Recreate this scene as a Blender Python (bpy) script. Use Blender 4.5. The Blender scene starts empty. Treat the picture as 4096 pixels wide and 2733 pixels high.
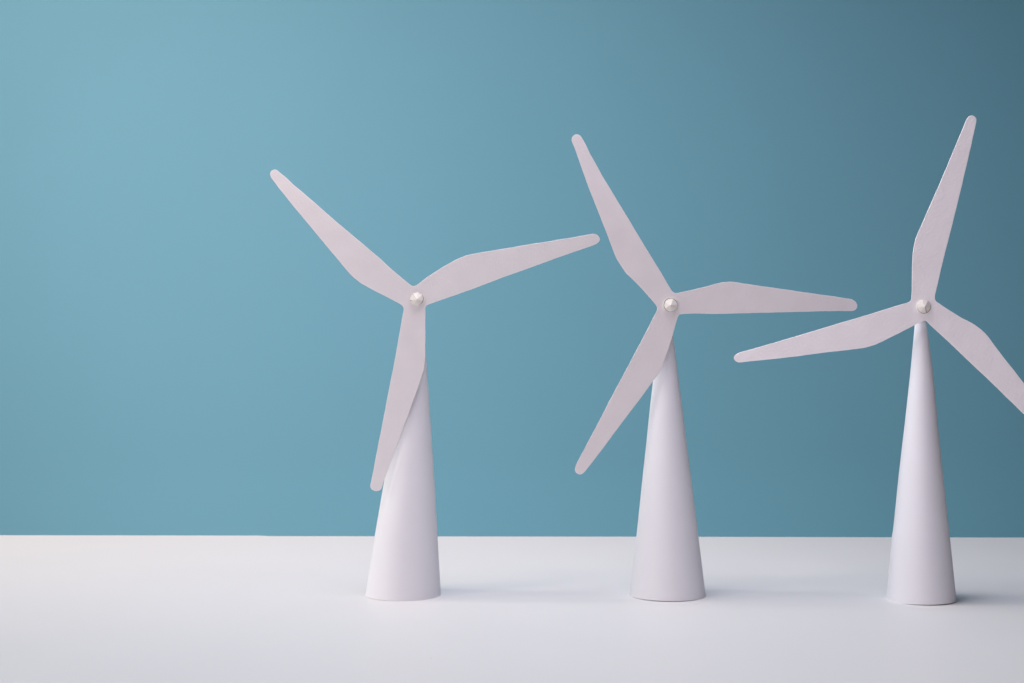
import bpy, math, random
from mathutils import Vector
from mathutils.geometry import delaunay_2d_cdt
random.seed(7)
C = bpy.context.scene.collection

# ------------------------------------------------------------------ camera
F = 5635.0            # focal length in photo pixels (4096 wide)
CAMY, CAMH = -1.13, 0.203
CX, CY = 2048.0, 1366.5
cam_d = bpy.data.cameras.new('camera')
cam_d.sensor_width = 36.0
cam_d.lens = 36.0 * F / 4096.0
cam_d.clip_start, cam_d.clip_end = 0.05, 50
cam_d.dof.use_dof = True; cam_d.dof.focus_distance = 1.115; cam_d.dof.aperture_fstop = 16.0
cam = bpy.data.objects.new('camera', cam_d)
cam.location = (0, CAMY, CAMH)
cam.rotation_euler = (math.radians(90), 0, 0)
C.objects.link(cam)
bpy.context.scene.camera = cam

# ------------------------------------------------------------------ light
sc = bpy.context.scene
w = bpy.data.worlds.new('World'); sc.world = w; w.use_nodes = True
bg = w.node_tree.nodes['Background']
bg.inputs['Color'].default_value = (0.82, 0.80, 1.0, 1)
bg.inputs['Strength'].default_value = 0.01

def area(name, loc, target, sx, sy, power, color):
    d = bpy.data.lights.new(name, 'AREA')
    d.shape = 'RECTANGLE'; d.size = sx; d.size_y = sy
    d.energy = power; d.color = color
    o = bpy.data.objects.new(name, d); C.objects.link(o)
    o.location = loc
    o.rotation_euler = (Vector(target) - Vector(loc)).to_track_quat('-Z', 'Y').to_euler()
    return o
def lamp(name, loc, target, sx, sy, unit, rgb, spread=None):
    """unit watts times an (r, g, b) weight"""
    k = max(rgb)
    o = area(name, loc, target, sx, sy, unit * k, tuple(c / k for c in rgb))
    if spread: o.data.spread = spread
lamp('key_softbox', (-3.5, 0.3, 1.5), (0.1, 0.0, 0.1), 0.5, 0.5, 60.0, (0.715, 0.70, 0.69))
lamp('second_key_softbox', (-3.5, -0.6, 1.4), (0.1, 0.0, 0.1), 0.7, 0.7, 60.0, (0.41, 0.395, 0.35))
lamp('near_key_softbox', (-1.4, 0.0, 0.9), (0.1, 0.0, 0.1), 0.34, 0.34, 11.0, (0.072, 0.070, 0.066))
lamp('overhead_softbox', (0.0, -0.1, 0.9), (0.0, 0.0, 0.0), 0.4, 0.4, 4.0, (1.25, 1.21, 1.34))
lamp('top_softbox', (0.12, 0.06, 1.2), (0.12, 0.0, 0.0), 0.5, 0.5, 7.0, (0.265, 0.294, 0.39))
lamp('front_softbox', (-0.3, -1.7, 0.25), (0.0, 0.0, 0.2), 1.6, 0.8, 18.0, (0.53, 0.465, 0.54))
lamp('front_side_softbox', (-1.3, -1.6, 0.8), (0.0, 0.0, 0.1), 1.6, 1.3, 22.0, (0.213, 0.201, 0.182))
lamp('background_lamp', (-0.9, -0.4, 1.5), (-0.5, 0.98, 0.3), 0.4, 0.4, 12.0, (0.49, 0.385, 0.35), 1.4)
lamp('low_backdrop_fill', (-0.6, 0.5, -0.45), (-0.45, 0.98, -0.1), 0.5, 0.25, 2.5, (0.58, 0.515, 0.51))  # unseen fill, added below table level to brighten the lower backdrop
lamp('low_backdrop_fill_wide', (0.2, 0.5, -0.5), (0.25, 0.98, -0.1), 1.2, 0.25, 4.0, (0.53, 0.59, 0.62))  # another added fill, wider, lifts the backdrop's lower right
sc.view_settings.view_transform = 'Standard'
sc.view_settings.look = 'None'
sc.view_settings.exposure = 0.0
sc.view_settings.gamma = 1.0

# ------------------------------------------------------------------ materials
def material(name, base, rough=0.7, mottle=0.02, mottle_scale=30, bump=None, spec=0.3, specks=None):
    """bump: list of (scale vector, strength distance in m, rotation about Y, detail)"""
    m = bpy.data.materials.new(name); m.use_nodes = True
    nt = m.node_tree; N = nt.nodes; L = nt.links
    b = N['Principled BSDF']
    b.inputs['Roughness'].default_value = rough
    b.inputs['Specular IOR Level'].default_value = spec
    tc = N.new('ShaderNodeTexCoord')
    n = N.new('ShaderNodeTexNoise'); n.inputs['Scale'].default_value = mottle_scale
    n.inputs['Detail'].default_value = 5
    L.new(tc.outputs['Object'], n.inputs['Vector'])
    r = N.new('ShaderNodeMapRange')
    r.inputs['From Min'].default_value = 0.3; r.inputs['From Max'].default_value = 0.7
    r.inputs['To Min'].default_value = 1 - mottle; r.inputs['To Max'].default_value = 1 + mottle
    L.new(n.outputs['Fac'], r.inputs['Value'])
    mul = N.new('ShaderNodeVectorMath'); mul.operation = 'SCALE'
    mul.inputs[0].default_value = base
    L.new(r.outputs['Result'], mul.inputs['Scale'])
    col = mul.outputs['Vector']
    if specks:
        sscale, radius, keep, scol = specks
        v = N.new('ShaderNodeTexVoronoi'); v.inputs['Scale'].default_value = sscale
        L.new(tc.outputs['Object'], v.inputs['Vector'])
        lt = N.new('ShaderNodeMapRange'); lt.inputs['From Min'].default_value = radius
        lt.inputs['From Max'].default_value = radius * 0.5
        L.new(v.outputs['Distance'], lt.inputs['Value'])
        sep = N.new('ShaderNodeSeparateColor'); L.new(v.outputs['Color'], sep.inputs['Color'])
        g = N.new('ShaderNodeMath'); g.operation = 'LESS_THAN'; g.inputs[1].default_value = keep
        L.new(sep.outputs['Red'], g.inputs[0])
        k = N.new('ShaderNodeMath'); k.operation = 'MULTIPLY'
        L.new(g.outputs[0], k.inputs[0]); L.new(lt.outputs['Result'], k.inputs[1])
        mx = N.new('ShaderNodeMix'); mx.data_type = 'RGBA'
        L.new(k.outputs[0], mx.inputs['Factor'])
        L.new(col, mx.inputs[6]); mx.inputs[7].default_value = scol + (1,)
        col = mx.outputs[2]
    L.new(col, b.inputs['Base Color'])
    prev = None
    for (sv, dist, rot, det) in (bump or []):
        mp = N.new('ShaderNodeMapping'); mp.vector_type = 'TEXTURE'
        mp.inputs['Rotation'].default_value = (0, rot, 0)
        mp.inputs['Scale'].default_value = tuple(1.0 / s for s in sv)
        L.new(tc.outputs['Object'], mp.inputs['Vector'])
        bn = N.new('ShaderNodeTexNoise'); bn.inputs['Scale'].default_value = 1.0
        bn.inputs['Detail'].default_value = det
        L.new(mp.outputs['Vector'], bn.inputs['Vector'])
        bp = N.new('ShaderNodeBump'); bp.inputs['Strength'].default_value = 1.0
        bp.inputs['Distance'].default_value = dist
        L.new(bn.outputs['Fac'], bp.inputs['Height'])
        if prev: L.new(prev.outputs['Normal'], bp.inputs['Normal'])
        prev = bp
    if prev: L.new(prev.outputs['Normal'], b.inputs['Normal'])
    return m

M_TOWER = material('smooth_white_paper', (0.735, 0.735, 0.765), 0.8, 0.006, 60,
                   [((700, 700, 700), 0.00005, 0, 4), ((14, 14, 7), 0.0004, 0, 1)], 0.12,
                   specks=(90, 0.035, 0.10, (0.45, 0.42, 0.44)))
M_CARD = [material('watercolour_card', (0.765, 0.735, 0.74), 0.85, 0.022, 55,
                   [((850, 850, 500), 0.00024, 0.0, 3), ((60, 60, 60), 0.0004, 0, 1)], 0.15),
          material('rough_watercolour_card', (0.725, 0.685, 0.695), 0.85, 0.022, 45,
                   [((780, 780, 430), 0.00026, math.radians(35), 3), ((60, 60, 60), 0.0004, 0, 1)], 0.15),
          material('coarse_watercolour_card', (0.91, 0.87, 0.885), 0.85, 0.022, 50,
                   [((740, 740, 380), 0.00028, math.radians(52), 3), ((60, 60, 60), 0.0004, 0, 1)], 0.15)]
M_EDGE = material('cut_card_edge', (0.50, 0.46, 0.48), 0.9, 0.06, 700, None, 0.1)
M_CREAM = material('cream_card', (0.80, 0.77, 0.715), 0.95, 0.02, 300, [((900, 900, 900), 0.00004, 0, 3)], 0.05)
M_CREASE_GAP_SHADE = material('dark_crease_and_gap_shade', (0.16, 0.13, 0.12), 0.9, 0.1, 600)  # cap seam lines, and the shade painted into the gap round each cap
M_WOOD = material('pale_wooden_dowel', (0.55, 0.42, 0.28), 0.7, 0.06, 200)
M_TABLE = material('white_board', (0.705, 0.693, 0.675), 0.55, 0.008, 9,
                   [((600, 600, 600), 0.00004, 0, 4)], 0.25,
                   specks=(38, 0.030, 0.22, (0.50, 0.47, 0.48)))
M_BLUE = material('matte_blue_paper', (0.135, 0.331, 0.420), 0.75, 0.008, 5,
                  [((450, 450, 450), 0.00012, 0, 4)], 0.2)

# ------------------------------------------------------------------ helpers
def mesh_obj(name, verts, faces, mat, parent=None, smooth=True, mats=None, midx=None):
    me = bpy.data.meshes.new(name)
    me.from_pydata([tuple(v) for v in verts], [], faces)
    for mm in (mats or [mat]): me.materials.append(mm)
    if midx:
        for p, i in zip(me.polygons, midx): p.material_index = i
    for i, p in enumerate(me.polygons):
        p.use_smooth = smooth if isinstance(smooth, bool) else smooth[i]
    me.update()
    o = bpy.data.objects.new(name, me); C.objects.link(o)
    if parent: o.parent = parent
    return o

def world(px, py, depth):
    """point at a given distance in front of the lens"""
    return Vector(((px - CX) * depth / F, CAMY + depth, CAMH - (py - CY) * depth / F))

# ------------------------------------------------------------------ setting
def tabletop():
    pts = [(-4200, 2136), (-800, 2139.4), (0, 2140.2), (500, 2140.8), (1045, 2141.6), (1075, 2143.6),
           (1800, 2145), (2600, 2146), (3300, 2147.8), (4096, 2149.6), (5200, 2151.5), (8000, 2154)]
    edge = [world(px, py, CAMH * F / (py - CY)) for px, py in pts]
    n = len(edge); V = []; Fc = []
    prof = [(-1, 0.0, 0.0), (0, -0.0022, 0.0), (0, -0.0008, -0.0004), (0, -0.0001, -0.0012), (0, 0, -0.0022), (0, 0, -0.014)]
    for (front, dy, dz) in prof:
        for e in edge:
            V.append((e.x, -0.62 if front else e.y + dy, dz))
    for k in range(len(prof) - 1):
        for i in range(n - 1):
            a = k * n + i
            Fc.append((a, a + 1, a + n + 1, a + n))
    # underside and front lip
    b0 = len(V)
    for e in edge: V.append((e.x, -0.62, -0.014))
    for i in range(n - 1):
        Fc.append((i + 1, i, b0 + i, b0 + i + 1))
        Fc.append((b0 + i + 1, b0 + i, (len(prof) - 1) * n + i, (len(prof) - 1) * n + i + 1))
    sm = [False] * len(Fc)
    o = mesh_obj('tabletop', V, Fc, M_TABLE, smooth=sm)
    o['kind'] = 'structure'
    return o
tabletop()

def backdrop():
    V = []; Fc = []; nx, nz = 30, 18
    for j in range(nz + 1):
        for i in range(nx + 1):
            x = -4.5 + 9.0 * i / nx; z = -1.0 + 3.2 * j / nz
            V.append((x, 0.98 + 0.006 * math.sin(1.9 * x + 0.6) + 0.004 * math.sin(2.3 * z), z))
    for j in range(nz):
        for i in range(nx):
            a = j * (nx + 1) + i
            Fc.append((a, a + 1, a + nx + 2, a + nx + 1))
    m0 = len(V)
    # back side of the sheet, 3 mm behind
    V += [(x, y + 0.003, z) for x, y, z in V]
    Fc += [tuple(reversed([m0 + q for q in f])) for f in Fc]
    ring = [i for i in range(nx + 1)] + [j * (nx + 1) + nx for j in range(1, nz + 1)] + \
           [nz * (nx + 1) + i for i in range(nx - 1, -1, -1)] + [j * (nx + 1) for j in range(nz - 1, 0, -1)]
    for a, b in zip(ring, ring[1:] + ring[:1]): Fc.append((b, a, m0 + a, m0 + b))
    o = mesh_obj('backdrop', V, Fc, M_BLUE)
    o['kind'] = 'structure'
backdrop()

# ------------------------------------------------------------------ tower
def interp(tab, y):
    for (y0, a0, b0), (y1, a1, b1) in zip(tab, tab[1:]):
        if y1 <= y <= y0:
            t = (y - y0) / (y1 - y0)
            return a0 + t * (a1 - a0), b0 + t * (b1 - b0)
    return tab[-1][1:]

def tower(root, D, tab, lift):
    R = root.location; n = 96; V = []; Fc = []
    levels = sorted(set([t[0] for t in tab] + [tab[0][0] + (tab[-1][0] - tab[0][0]) * k / 24 for k in range(25)]), reverse=True)
    amp, th0 = lift
    for li, y in enumerate(levels):
        l, r = interp(tab, y)
        c = world((l + r) / 2, y, D) - R
        rad = (r - l) / 2 * D / F
        for k in range(n):
            a = 2 * math.pi * k / n
            z = c.z
            rr = rad * (1 + 0.006 * math.sin(2 * a + 0.7) + 0.003 * math.sin(3 * a + 0.01 * y))
            if li == 0: z = amp * max(0.0, math.cos(a - th0) - 0.35)
            V.append((c.x + rr * math.cos(a), c.y + rr * math.sin(a), max(z, 0)))
    m = len(levels)
    for i in range(m - 1):
        for k in range(n):
            a, b = i * n + k, i * n + (k + 1) % n
            Fc.append((a, b, b + n, a + n))
    Fc.append(tuple((m - 1) * n + k for k in range(n)))
    sm = [True] * (len(Fc) - 1) + [False]
    mesh_obj('tower', V, Fc, M_TOWER, root, smooth=sm)
    # lapped seam where the sheet is glued, round the back
    return Vector(((V[(m-1)*n][0] + V[(m-1)*n + n//2][0]) / 2, 0, V[(m-1)*n][2]))

# ------------------------------------------------------------------ rotor
def resample(loop, tags, step=4.0):
    P, T = [], []
    n = len(loop)
    for i in range(n):
        a, b = loop[i], loop[(i + 1) % n]
        d = math.hypot(b[0] - a[0], b[1] - a[1])
        k = max(1, int(round(d / step)))
        for j in range(k):
            t = j / k
            P.append((a[0] + (b[0] - a[0]) * t, a[1] + (b[1] - a[1]) * t))
            # a span between two owners goes to the notch, so a cut starts on the blade's own point
            T.append(tags[i] if (j == 0 or tags[i] == tags[(i + 1) % n]) else (tags[i] if tags[i] >= 10 else tags[(i + 1) % n]))
    return P, T

def smooth_loop(P, it):
    n = len(P)
    for _ in range(it):
        P = [((P[i - 1][0] + 2 * P[i][0] + P[(i + 1) % n][0]) / 4,
              (P[i - 1][1] + 2 * P[i][1] + P[(i + 1) % n][1]) / 4) for i in range(n)]
    return P

def inside(p, poly):
    c = False; j = len(poly) - 1; x, y = p
    for i in range(len(poly)):
        xi, yi = poly[i]; xj, yj = poly[j]
        if (yi > y) != (yj > y) and x < (xj - xi) * (y - yi) / (yj - yi) + xi: c = not c
        j = i
    return c

def near(p, poly, d):
    return any(abs(p[0] - q[0]) < d and abs(p[1] - q[1]) < d for q in poly)

CH = 0.9     # chamfer width, photo px
TH = 0.0006  # card thickness, m
def card_piece(name, root, parent, idx, outer, inner, depth, mat, rough, label=None):
    """idx: indices into the loops owned by this piece; open ends are butted to the neighbour"""
    R = root.location
    contour = inner
    n = len(contour)
    cons = [Vector(p) for p in contour]
    pts = list(cons)
    xs = [p[0] for p in contour]; ys = [p[1] for p in contour]
    g = 14.0
    y = min(ys)
    while y < max(ys):
        x = min(xs)
        while x < max(xs):
            if inside((x, y), contour) and not near((x, y), contour, 6.5): pts.append(Vector((x, y)))
            x += g
        y += g
    edges = [(i, (i + 1) % n) for i in range(n)]
    vo, eo, fo, *_ = delaunay_2d_cdt(pts, edges, [list(range(n))], 1, 1e-6)
    V, Fc, mi, sm = [], [], [], []
    def add(p, back):
        d = depth(p[0], p[1])
        q = world(p[0], p[1], d) - R
        q.y += back
        V.append(q); return len(V) - 1
    base = [add((v.x, v.y), 0) for v in vo]
    def tri(f, flip, b, m):
        f = [b[i] for i in f]
        nrm = (V[f[1]] - V[f[0]]).cross(V[f[2]] - V[f[0]])
        if (nrm.y > 0) != flip: f = f[::-1]
        Fc.append(tuple(f)); mi.append(m); sm.append(True)
    for f in fo: tri(f, False, base, 0)
    # chamfer, wall, back (outer outline pieces only where the outline is real)
    k = len(idx)
    runs = idx
    bi = []; bo = []; wf = []; wb = []
    for a in runs:
        bi.append(add(INN[a], 0)); bo.append(add(OUT[a], 0.0002))
        wf.append(add(OUT[a], 0.0002)); wb.append(add(OUT[a], TH))
    for segs in [(i, i + 1) for i in range(k - 1) if runs[i + 1] == (runs[i] + 1) % NL]:
        i, j = segs
        Fc.append((bi[i], bi[j], bo[j], bo[i])); mi.append(0); sm.append(True)
        Fc.append((wf[i], wf[j], wb[j], wb[i])); mi.append(1); sm.append(True)
    backc = outer
    vo2, _, fo2, *_ = delaunay_2d_cdt([Vector(p) for p in backc], [(i, (i + 1) % len(backc)) for i in range(len(backc))], [list(range(len(backc)))], 1, 1e-6)
    bb = [add((v.x, v.y), TH) for v in vo2]
    for f in fo2: tri(f, True, bb, 0)
    o = mesh_obj(name, V, Fc, None, parent, smooth=sm, mats=[mat, M_EDGE], midx=mi)
    if label: o['label'] = label
    return o

def rotor(root, D, hub, blades, notches, bends, mat, labels=None):
    """blades: three open polylines from root edge over the tip to root edge, clockwise; notch i follows blade i"""
    global INN, OUT, NL
    loop, tags = [], []
    for i in range(3):
        loop += blades[i]; tags += [i] * len(blades[i])
        loop += notches[i]; tags += [10 + i] * len(notches[i])
    P, T = resample(loop, tags)
    P = smooth_loop(P, 3)
    n = len(P); NL = n
    # hand-cut waver
    ph = [random.uniform(0, 6.28) for _ in range(4)]
    Q = []
    area2 = sum(P[i - 1][0] * P[i][1] - P[i][0] * P[i - 1][1] for i in range(n))
    sg = 1 if area2 > 0 else -1
    nor = []
    for i in range(n):
        tx = P[(i + 1) % n][0] - P[i - 1][0]; ty = P[(i + 1) % n][1] - P[i - 1][1]
        l = math.hypot(tx, ty); nor.append((-ty / l * sg, tx / l * sg))   # points inward
    for i in range(n):
        wv = 0.3 * math.sin(i * 0.09 + ph[0]) + 0.15 * math.sin(i * 0.31 + ph[1]) + random.uniform(-0.25, 0.25)
        Q.append((P[i][0] + nor[i][0] * wv, P[i][1] + nor[i][1] * wv))
    OUT = Q
    INN = [(Q[i][0] + nor[i][0] * CH, Q[i][1] + nor[i][1] * CH) for i in range(n)]
    centre = [i for i in range(n)]
    def dep(which):
        def f(px, py):
            r = math.hypot(px - hub[0], py - hub[1])
            if which is None: return D
            k, tw = bends[which]
            t = max(0.0, r - 95) / 700.0
            ax = tips[which]; dx, dy = ax[0] - hub[0], ax[1] - hub[1]; l = math.hypot(dx, dy)
            side = ((px - hub[0]) * dy - (py - hub[1]) * dx) / l / 60.0
            return D + k * t * t + tw * side * t
        return f
    tips = []
    for b in range(3):
        tips.append(max(blades[b], key=lambda p: math.hypot(p[0] - hub[0], p[1] - hub[1])))
    # index runs
    runs = []
    for b in range(3):
        ii = [i for i in range(n) if T[i] == b]
        # rotate so that run is contiguous
        for s in range(len(ii)):
            if (ii[s] - 1) % n not in ii: break
        runs.append(ii[s:] + ii[:s])
    cidx = []
    for b in range(3):
        a = runs[b][-1]; e = runs[(b + 1) % 3][0]
        i = a; seg = [i]
        while i != e: i = (i + 1) % n; seg.append(i)
        cidx.append(seg)
    allc = [i for s in cidx for i in s]
    c = card_piece('rotor', root, root, allc, [OUT[i] for i in allc], [INN[i] for i in allc], dep(None), mat, 0)
    # close chamfer joins between runs is automatic: consecutive indices only
    for b in range(3):
        card_piece('blade', root, c, runs[b], [OUT[i] for i in runs[b]], [INN[i] for i in runs[b]], dep(b), mat, 0,
                   labels[b] if labels else None)
    return c

# ------------------------------------------------------------------ hub cap
def disc(name, root, parent, c, r0, r1, y0, y1, mat, n=64, inner=0.0, wob=0.0):
    """ring or disc facing the camera: front face at y0, back at y1"""
    R = root.location; V = []; Fc = []; sm = []
    x, z = c.x - R.x, c.z - R.z
    ph = random.uniform(0, 6)
    rings = [(inner, y0), (r0, y0), (r1, y0 + 0.00015), (r1, y1), (inner, y1)]
    for (r, y) in rings:
        for k in range(n):
            a = 2 * math.pi * k / n
            q = r * (1 + wob * math.sin(2 * a + ph) + wob * 0.6 * math.sin(5 * a + ph))
            V.append((x + q * math.cos(a), y - R.y, z + q * math.sin(a)))
    for i in range(len(rings) - 1 + (1 if inner > 0 else 0)):
        for k in range(n):
            a, b = i * n + k, i * n + (k + 1) % n
            j = (i + 1) % len(rings)
            Fc.append((a, b, j * n + (k + 1) % n, j * n + k)); sm.append(False)
    if inner == 0: pass
    return mesh_obj(name, V, Fc, mat, parent, smooth=sm)

def nose_cone(root, parent, c, rx, rz, off, h, planes, y0, seam, skew=0.0):
    """blunt pyramid of folded card; planes = directions (deg, camera view, ccw from right) with steepness"""
    R = root.location; V = []; Fc = []; sm = []
    x, z = c.x - R.x, c.z - R.z; nr, na = 8, 96
    ox, oz = off
    def height(dx, dz):
        ex, ez = dx - ox, dz - oz
        vals = sorted((k * (ex * math.cos(math.radians(a)) + ez * math.sin(math.radians(a))) for a, k in planes), reverse=True)
        m, m2 = vals[0], vals[1]
        s = 0.00004                                    # soft folds
        d = (m - m2)
        return h - (m + (s * math.exp(-d / s) if d < 4 * s else 0.0)) * 1.0
    V.append((x + ox, y0 - R.y - height(ox, oz), z + oz))
    for i in range(1, nr + 1):
        t = i / nr
        for k in range(na):
            a = 2 * math.pi * k / na
            ex, ez = rx * math.cos(a), rz * math.sin(a)
            dx, dz = ox + (ex - ox) * t, oz + (ez - oz) * t
            V.append((x + dx, y0 - R.y - max(0.0004, height(dx, dz)), z + dz))
    for k in range(na):
        V.append((x + rx * math.cos(2 * math.pi * k / na), y0 - R.y + 0.0002, z + rz * math.sin(2 * math.pi * k / na)))
    for k in range(na):
        Fc.append((0, 1 + (k + 1) % na, 1 + k)); sm.append(False)
        for i in range(nr):
            a, b = 1 + i * na + k, 1 + i * na + (k + 1) % na
            Fc.append((a, b, b + na, a + na)); sm.append(False)
    o = mesh_obj('hub_cap', V, Fc, M_CREAM, parent, smooth=sm)
    for (ang, t0, t1, wd) in seam:
        a = math.radians(ang); px, pz = -math.sin(a), math.cos(a)
        SV, SF = [], []; K = 6
        for i in range(K + 1):
            t = t0 + (t1 - t0) * i / K
            cx, cz = ox + (rx * math.cos(a) - ox) * t, oz + (rz * math.sin(a) - oz) * t
            wdt = wd * (0.4 + 0.6 * t)
            for s in (-1, 1):
                qx, qz = cx + px * wdt * s, cz + pz * wdt * s
                for e in (0.00012, -0.0004):
                    SV.append((x + qx, y0 - R.y - height(cx, cz) - e, z + qz))
        for i in range(K):
            b = i * 4
            SF += [(b, b + 2, b + 6, b + 4), (b, b + 4, b + 5, b + 1), (b + 2, b + 3, b + 7, b + 6)]
        mesh_obj('crease', SV, SF, M_CREASE_GAP_SHADE, o, smooth=False)
    return o

def axle(root, c, y0, y1, r):
    R = root.location; V = []; Fc = []; n = 24
    for y in (y0, y1):
        for k in range(n):
            a = 2 * math.pi * k / n
            V.append((c.x - R.x + r * math.cos(a), y - R.y, c.z - R.z + r * math.sin(a)))
    for k in range(n): Fc.append((k, (k + 1) % n, n + (k + 1) % n, n + k))
    Fc.append(tuple(range(n))); Fc.append(tuple(range(2 * n - 1, n - 1, -1)))
    mesh_obj('axle', V, Fc, M_WOOD, root, smooth=False)

# ------------------------------------------------------------------ outlines (photo pixels)
T1 = dict(
 tab=[(2378.3,1463,1763),(2141,1500,1749),(1925,1537,1737),(1768,1562,1727),(1573,1593.5,1714.5),(1421,1618,1703.6),(1190,1655,1689)],
 left=[(1615,1235),(1611.7,1226),(1601,1217),(1547,1188),(1485,1156.5),(1443.8,1134),(1410.6,1108),(1400,1097.7),(1340,1025),(1257,925.6),(1174,826),(1110,745.3),(1083,710),(1078.5,695.6),(1084,683),(1097.7,677),(1109,680),(1118,689),(1146,712),(1174,739),(1257,809.6),(1340,882),(1423,952.6),(1526.7,1039.6),(1568,1079),(1636,1136)],
 right=[(1676,1135),(1703.7,1112.3),(1745,1084.5),(1786.6,1059.6),(1823.9,1038.9),(1865.4,1022.3),(1890,1017),(1973,1002.4),(2056,988.3),(2143,973.8),(2159.8,972.6),(2222,961.4),(2304.9,947.7),(2375.4,934.8),(2387.8,938.6),(2397,948.6),(2401,958),(2396,968.4),(2383.7,978),(2304.9,1005.7),(2222,1034.8),(2118.3,1072),(2014.6,1109.4),(1911,1148.8),(1807.3,1186),(1722,1215.6)],
 down=[(1701.4,1243),(1702,1250),(1701.5,1285.5),(1701.5,1366.9),(1701.5,1421),(1699.3,1453.6),(1695.5,1480.7),(1671,1554),(1617,1703),(1562.7,1849),(1536.6,1920),(1530,1944),(1523.6,1961.7),(1503,1966.6),(1486,1960),(1480,1947),(1489.5,1903.7),(1508.4,1803),(1530,1692),(1551.8,1581),(1573.5,1470),(1595,1350.6),(1613,1250)])
T2 = dict(
 tab=[(2380,2519,2822),(2141,2546.8,2791.5),(1937,2568,2766.8),(1784,2585,2747.5),(1630,2600.5,2728.5),(1525,2612,2715),(1410,2624,2700.7),(1348,2631,2692.6),(1215,2645,2679)],
 up=[(2623.2,1219),(2585,1174.6),(2537,1124.4),(2503.6,1093.3),(2484.5,1064.6),(2465.3,1033.5),(2455.7,1009.6),(2431.8,945),(2393.5,849.3),(2355.3,751.2),(2321.8,657.9),(2297.8,590.9),(2285.5,562),(2288.3,547),(2302.6,536.8),(2317,539.2),(2329,552.6),(2348,588.5),(2359,614.8),(2379.2,648.3),(2408,701),(2441.4,756),(2479.7,820.6),(2518,882.8),(2561,954.6),(2608.9,1033.5),(2647,1095.7),(2680.6,1153),(2687,1163)],
 right=[(2715,1171.5),(2726.4,1169),(2772.3,1159.4),(2829.8,1146),(2860.4,1137),(2891,1129.9),(2921.7,1127.6),(2940.9,1129),(3021.3,1141.4),(3117,1155.5),(3212.8,1169),(3308.5,1182.3),(3408,1197.7),(3423.4,1207.2),(3431,1222.6),(3427.2,1236),(3413.8,1244.4),(3289.4,1245.5),(3174.5,1248.2),(3059.6,1251.7),(2944.7,1254),(2868,1256.3),(2772.3,1255),(2732,1256.5)],
 down=[(2710.5,1272),(2702,1298),(2692.6,1336.4),(2671,1405.7),(2651.9,1458.4),(2637.6,1490.9),(2612,1525.4),(2561,1594.7),(2489,1690.4),(2417.5,1786),(2364.8,1855.5),(2338.5,1889),(2329,1897.6),(2319.4,1900),(2305,1893.8),(2297.8,1881.8),(2302.6,1862.7),(2345.7,1781.3),(2393.5,1690.4),(2441.4,1597),(2489.2,1508.6),(2537,1417.7),(2585,1326.8),(2618.4,1262.2),(2626,1246)])
T3 = dict(
 tab=[(2397.7,3549,3820),(2147,3571.7,3794.5),(2126,3575.5,3792),(1900,3598.5,3769),(1700,3621,3749),(1500,3642,3731.5),(1303,3659.7,3706.5),(1225,3667,3697)],
 up=[(3646.2,1186),(3647.5,1175.5),(3649,1077.9),(3650.8,1023.6),(3654.6,991),(3661.6,955.9),(3679,915),(3716.9,831),(3754.9,744.4),(3798.3,641.3),(3836.2,551.8),(3866,478.6),(3874.2,466),(3887.8,460.7),(3901.3,466),(3907.3,476),(3904,497.6),(3890.5,557.3),(3868.8,652),(3847,747),(3825.4,833.8),(3798.3,942.3),(3771,1050.8),(3752.2,1129.4),(3740.5,1180)],
 right=[(3757,1213.5),(3768.4,1222),(3803.5,1244.7),(3845.5,1271),(3880.6,1288.6),(3901.7,1301.5),(3922.7,1316.6),(3940.3,1333),(3957.8,1353.5),(3985.9,1392),(4021,1437.6),(4056,1481.5),(4096,1534),(4170,1629),(4240,1720),(4268,1752),(4275,1775),(4262,1793),(4240,1791),(4170,1728),(4096,1656.9),(4021,1585),(3950.8,1516.6),(3880.6,1450),(3810.5,1383.3),(3740.3,1318.4),(3712,1291)],
 left=[(3688,1287.5),(3661.4,1299),(3641.5,1309.9),(3587.2,1338),(3533,1365.2),(3496.8,1381.5),(3460.6,1391.3),(3388.3,1400.7),(3297.9,1411),(3189.4,1425.6),(3080.9,1437.6),(2990.4,1447.3),(2952.4,1451.3),(2939.8,1443.7),(2933.6,1432),(2941.6,1419.5),(2954.3,1412.2),(3044.7,1386.9),(3153.2,1354.4),(3261.7,1322.9),(3370.2,1289.3),(3478.7,1257.8),(3587.2,1224),(3624,1213)])

GROUP = 'paper wind turbines standing in a row on the white tabletop'
def turbine(label, D, tab, lift):
    l, r = tab[0][1], tab[0][2]
    root = bpy.data.objects.new('wind_turbine', None); C.objects.link(root)
    p = world((l + r) / 2, CY, D)
    root.location = (p.x, p.y, 0)
    root['label'] = label; root['category'] = 'wind turbine'; root['group'] = GROUP
    tower(root, D, tab, lift)
    return root

def mm(px, D): return px * D / F

# first turbine (left)
D = CAMH * F / (2378.3 - CY)
t = turbine('leftmost paper wind turbine, one blade hanging down across the front of its tower', D, T1['tab'], (0.0003, math.radians(-130)))
Dr = D - 0.0178; hub = (1667, 1196)
rotor(t, Dr, hub, [T1['left'], T1['right'], T1['down']],
      [[(1642.7,1142),(1649,1145),(1655,1145.7),(1661,1144),(1668.4,1140)], [(1711,1219.8),(1704.5,1224.5),(1701.3,1232)], [(1614.8,1241)]],
      [(0.010, 0.0006), (0.004, -0.0005), (0.0015, 0.0)], M_CARD[0])
fy = CAMY + Dr
cp = world(1667.4, 1195, Dr)
d2 = disc('hub_washer', t, t, world(1676, 1199.3, Dr), mm(25.5, Dr), mm(26, Dr), fy - 0.0007, fy - 0.0001, M_CREAM, wob=0.01)
d1 = disc('hub_gap_shade', t, d2, cp, mm(26.6, Dr), mm(26.9, Dr), fy - 0.0012, fy - 0.0008, M_CREASE_GAP_SHADE)  # dark disc peeking out behind the cap, painted as its gap shade
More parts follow.
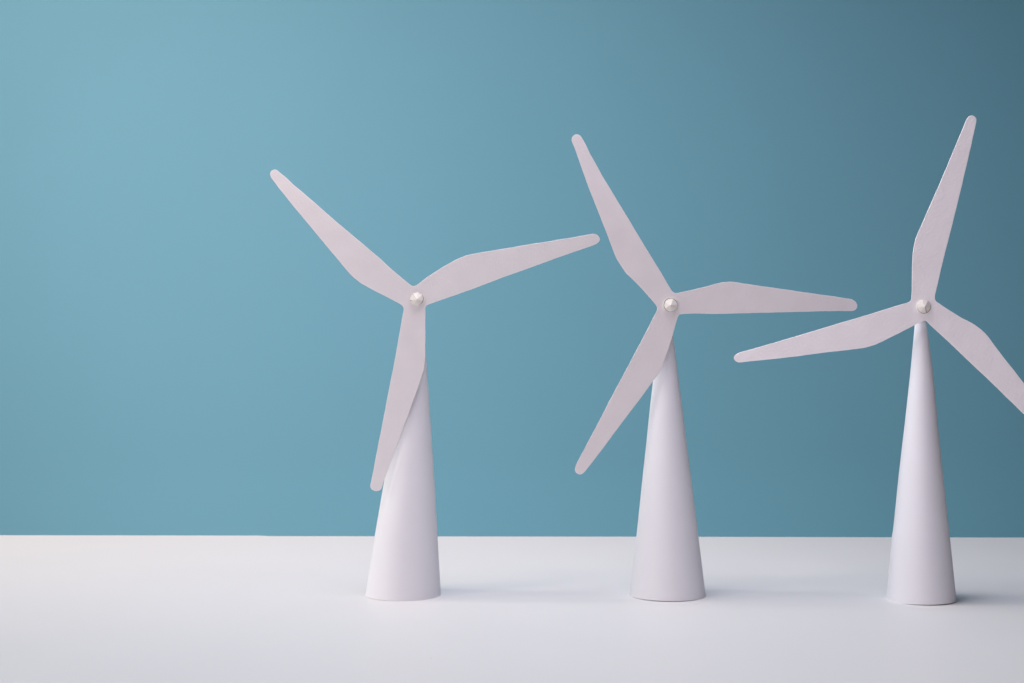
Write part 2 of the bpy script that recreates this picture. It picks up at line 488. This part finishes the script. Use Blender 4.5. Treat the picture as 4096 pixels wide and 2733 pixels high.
cap = nose_cone(t, t, world(1666.6, 1194.3, Dr), mm(26.4, Dr), mm(27.6, Dr), (mm(2.2, Dr), mm(-4.2, Dr)), 0.0031,
          [(105, .51), (55, .54), (160, .50), (215, .50), (265, .53), (312, .55), (15, .57)], fy - 0.0013, [(133, 0.0, 0.98, 0.00011), (198, 0.80, 1.0, 0.00016)])
axle(t, world(1670, 1200, Dr), fy + TH, CAMY + D + 0.001, 0.0022)

# second turbine (middle)
D = CAMH * F / (2380 - CY)
t = turbine('middle paper wind turbine, one blade level to the right, its tower between the two others', D, T2['tab'], (0.0008, math.radians(-100)))
Dr = D - 0.0128; hub = (2681, 1221)
rotor(t, Dr, hub, [T2['up'], T2['right'], T2['down']],
      [[(2690.2,1167.5),(2694.5,1171.5),(2699.8,1173.2),(2707,1172.8)], [(2722,1258.5),(2716.5,1261),(2712.5,1266)], [(2629.4,1239),(2629.8,1233),(2627.5,1226)]],
      [(0.003, -0.0008), (0.006, 0.0008), (0.002, 0.0)], M_CARD[1])
fy = CAMY + Dr
rp = world(2682, 1220.6, Dr)
d2 = disc('hub_washer', t, t, rp, mm(29.2, Dr), mm(29.7, Dr), fy - 0.0016, fy - 0.0001, M_CREAM, inner=mm(27.8, Dr), wob=0.004)
disc('hub_gap_shade', t, d2, rp, mm(27.3, Dr), mm(27.5, Dr), fy - 0.0006, fy - 0.0001, M_CREASE_GAP_SHADE)  # gap floor coloured dark to deepen the shade between cap and washer
nose_cone(t, t, world(2682.3, 1220.9, Dr), mm(25.9, Dr), mm(26.3, Dr), (mm(-0.5, Dr), mm(-0.5, Dr)), 0.0032,
          [(135, .50), (95, .50), (178, .50), (30, .58), (345, .56), (300, .51), (245, .51)], fy - 0.0009, [(278, 0.02, 0.3, 0.00010)])
axle(t, world(2668, 1222, Dr), fy + TH, CAMY + D + 0.001, 0.0022)

# third turbine (right)
D = CAMH * F / (2397.7 - CY)
t = turbine('rightmost paper wind turbine, one blade raised nearly upright, its tower bare up to the hub', D, T3['tab'], (0.0011, math.radians(-70)))
Dr = D - 0.0092; hub = (3694, 1227)
rotor(t, Dr, hub, [T3['up'], T3['right'], T3['left']],
      [[(3739.7,1190),(3740,1199),(3744,1205.5),(3750,1210)], [(3705,1284),(3701.5,1281),(3697,1283)], [(3634.3,1209.3),(3641,1205.5),(3645.3,1199)]],
      [(0.003, -0.0004), (0.001, 0.0003), (0.003, 0.0)], M_CARD[2])
fy = CAMY + Dr
rp = world(3694.2, 1227, Dr)
d2 = disc('hub_washer', t, t, rp, mm(28.5, Dr), mm(28.9, Dr), fy - 0.0013, fy - 0.0001, M_CREAM, inner=mm(27.4, Dr), wob=0.006)
disc('hub_gap_shade', t, d2, rp, mm(27.1, Dr), mm(27.3, Dr), fy - 0.0006, fy - 0.0001, M_CREASE_GAP_SHADE)  # dark colour stands for shade in the ring-shaped gap
nose_cone(t, t, world(3693.6, 1226, Dr), mm(26.0, Dr), mm(26.6, Dr), (mm(0.6, Dr), mm(-1.2, Dr)), 0.0032,
          [(130, .50), (85, .50), (172, .48), (212, .49), (262, .52), (325, .60), (20, .57)], fy - 0.0009, [(292, 0.05, 1.0, 0.00020)])
axle(t, world(3682, 1229, Dr), fy + TH, CAMY + D + 0.001, 0.0020)
